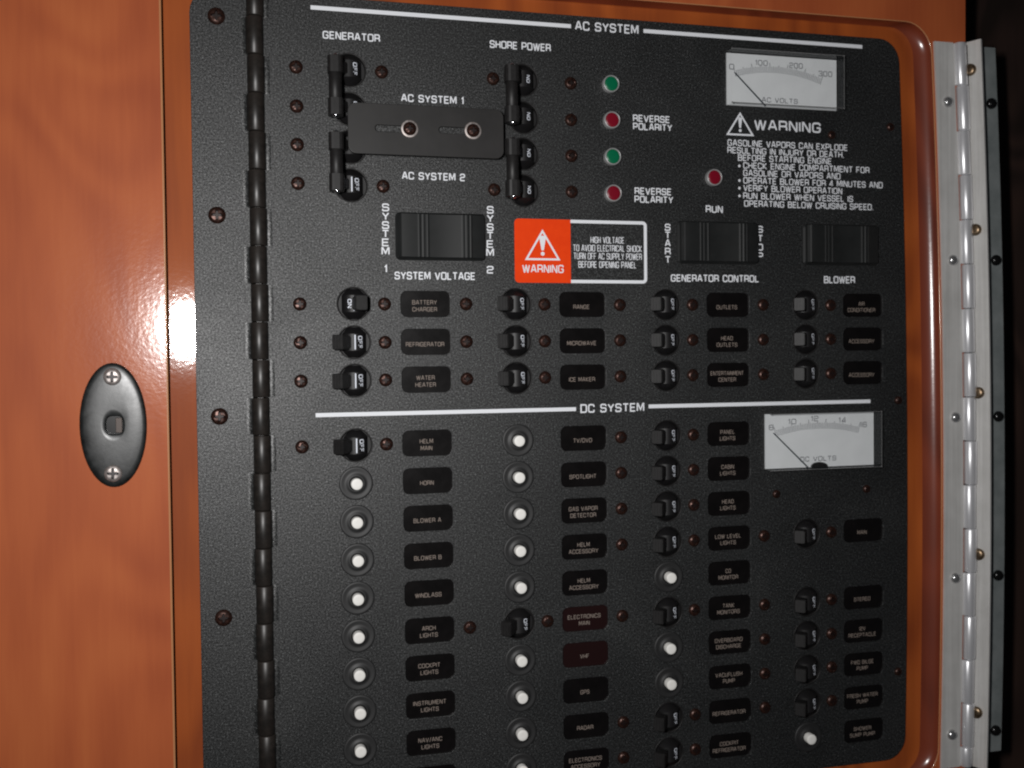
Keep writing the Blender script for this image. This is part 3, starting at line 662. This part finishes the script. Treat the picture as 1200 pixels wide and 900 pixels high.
for k in range(-6, 16):
    y = yk + pitch * (k + .5)
    if y < -150 or y > 250: continue
    o = link('knuckle', ME_k, hg, x=HX + (.0 if k % 2 else .35) , y=y)
    link('leaf_curl', ME_fr if k % 2 == 0 else ME_fl, o)
MB().box(-1.2, 1.2, -255, 150, -1.5, 2.6).build('hinge_pin', M_hinge, hg, x=HX)

# ================================================================== oval latch plate on the left board
lp = thing('oval_latch_plate', 'worn black oval latch plate with two screws on the wood left of the panel', 'latch plate', -147.9, 57.0, 5.0)
mb = MB(); n = 48; rings = []
def keyhole(i):
    a = 2 * math.pi * i / n; ca, sa = math.cos(a), math.sin(a)
    r_ = 3.7
    return (math.copysign(abs(ca) ** .62, ca) * 3.7 + .6, math.copysign(abs(sa) ** .62, sa) * 4.3, 0)
for f_, h in ((1.0, 0), (1.0, .6), (.98, 1.0), (.94, 1.3), (.86, 1.5), (.7, 1.65), (.52, 1.7), (.40, 1.68)):
    rings.append([(14.7 * f_ * math.cos(2 * math.pi * i / n) * (1 if f_ > .5 else .92), 28.9 * (f_ if f_ > .45 else .26) * math.sin(2 * math.pi * i / n), h) for i in range(n)])
kh = [keyhole(i) for i in range(n)]
rings.append([(x * 1.12, y * 1.12, 1.62) for x, y, _ in kh]); rings.append([(x, y, 1.35) for x, y, _ in kh]); rings.append([(x, y, .15) for x, y, _ in kh])
mb.loft(rings, smooth=True); mb.build('escutcheon', M_esc, lp)
mb = MB(); mb.add([(x * 1.02, y * 1.02, .12) for x, y, _ in kh], [tuple(range(n))]); mb.build('keyhole', M_blacks, lp)  # black disc painted for the shaded depth of the uncut hole
MB().box(1.0, 3.9, -3.6, 3.4, .15, .8, bev=.3).build('bolt', M_sock, lp)
for k, y in enumerate((-22.4, 22.3)): link('screw', ME_steel[k], lp, x=.1 if k == 0 else -.4, y=y, h=1.45)

# ================================================================== aluminium piano hinge on the right
ah = thing('aluminium_piano_hinge', 'bright aluminium piano hinge with silver screws along the right edge of the wooden cabinet', 'hinge')
Y0, Y1 = -148.2, 266.5
def bowed(x, y): return x - 1.0e-4 * (y - 110) ** 2
def strip(parent, name, M, xa, ha, xb, hb, th, y0=Y0, y1=Y1, N=24, cut=None):
    """strip between two long edges (xa,ha)-(xb,hb), bowed along y, thickness th behind"""
    mb = MB(); dx, dh = xb - xa, hb - ha; l = math.hypot(dx, dh); nx, nh = -dh / l * th, dx / l * th
    rings = []
    for i in range(N + 1):
        y = y0 + (y1 - y0) * i / N
        rings.append([(bowed(xa, y), -y, ha), (bowed(xb, y), -y, hb), (bowed(xb - nx, y), -y, hb - nh), (bowed(xa - nx, y), -y, ha - nh)])
    mb.loft(rings, cap0=True, cap1=True); return mb.build(name, M, parent)
leafA = strip(ah, 'flat_leaf', M_alu, 296.9, 6.3, 309.2, 6.3, 1.2)
leafB = strip(ah, 'raised_leaf', M_alu, 316.9, 4.8, 321.0, 14.0, 1.3, Y0 - .5, Y1 + .5)
M_kn = mat('polished_knuckle', (.7, .7, .7), .3, .45); streak_alu(M_kn, (.62, .62, .64), (.80, .80, .82))
for n_ in M_kn.node_tree.nodes:
    if n_.type == 'MAP_RANGE': n_.inputs['To Min'].default_value = .28; n_.inputs['To Max'].default_value = .42
kp = 25.25; ky0 = -149.2; KR = 3.6
n = 24
for k in range(-1, 17):
    y0 = ky0 + kp * k if k >= 0 else Y0; y1 = ky0 + kp * (k + 1)
    if k == -1: continue
    y0 = max(y0, Y0); y1 = min(y1, Y1)
    if y1 - y0 < 3: continue
    xm = bowed(313.6, y0); xn = bowed(313.6, y1); ym = (y0 + y1) / 2
    R1 = lambda y, x, kk: [(x + KR * kk * math.cos(2 * math.pi * i / n), -(y - ym), 6.2 + KR * kk * math.sin(2 * math.pi * i / n)) for i in range(n)]
    mb = MB(); sh = .35 if k % 2 else -.35
    mb.loft([R1(y0 + .22, sh, .92), R1(y0 + .7, sh, 1), R1(y1 - .7, sh + xn - xm, 1), R1(y1 - .22, sh + xn - xm, .92)], cap0=True, cap1=True, smooth=True)
    o = mb.build('knuckle', M_kn, ah, x=xm, y=ym)
    # the curl that joins this knuckle to its leaf
    cm = MB(); a, b = y0 + .5, y1 - .5
    if k % 2 == 0: cm.box(-4.8, -2.0, -(b - ym), -(a - ym), 5.1, 6.25)
    else: cm.box(2.2, 4.2, -(b - ym), -(a - ym), 4.2, 5.6)
    cm.build('leaf_curl', M_alu, o)
MB().box(-1, 1, -Y1 + 1, -Y0 - 1, 5, 7).build('hinge_pin', M_steeld, ah, x=311.5)
mb = MB(); mb.lathe([(3.0, 0), (2.95, .7), (2.6, 1.5), (1.9, 2.1), (1.0, 2.4)], 20); M_bright = mat('bright_screw', (.5, .5, .5), .24, .8); ME_pan = mb.mesh('screw', [M_bright])
for x, y in ((303.7, -114.5), (303.7, -25.2), (303.8, 64.4), (303.7, 156.7), (303.0, 247.2)): link('screw', ME_pan, ah, x=bowed(x, y) + .2, y=y, h=6.3)
mb = MB(); mb.lathe([(3.3, 0), (3.3, 1.6), (2.7, 2.2), (1.4, 2.4)], 20); ME_br = mb.mesh('bolt_head', [M_brass])
for x, y in ((320, -132.6), (320, -42.4), (320, 50.5), (320, 143.4), (320, 234.8)):
    o = link('bolt_head', ME_br, ah, x=bowed(317.9, y), y=y, h=8.6, ry=math.radians(-58), label='tarnished brass bolt head on the raised leaf')

gs = thing('grey_metal_strip', 'dull grey metal strip with black screws standing right of the aluminium hinge', 'metal strip')
strip(gs, 'strip_plate', M_strip, 322.0, 2.0, 340.6, 2.0, 1.5, -148.5, 262)
mb = MB(); mb.lathe([(3.2, 0), (3.15, .8), (2.7, 1.6), (1.8, 2.2), (.8, 2.5)], 20); ME_bs = mb.mesh('screw', [M_blacks])
for y in (-116.3, -26.0, 64.9, 158.1, 249.6): link('screw', ME_bs, gs, x=bowed(336.2, y), y=y, h=2.0)
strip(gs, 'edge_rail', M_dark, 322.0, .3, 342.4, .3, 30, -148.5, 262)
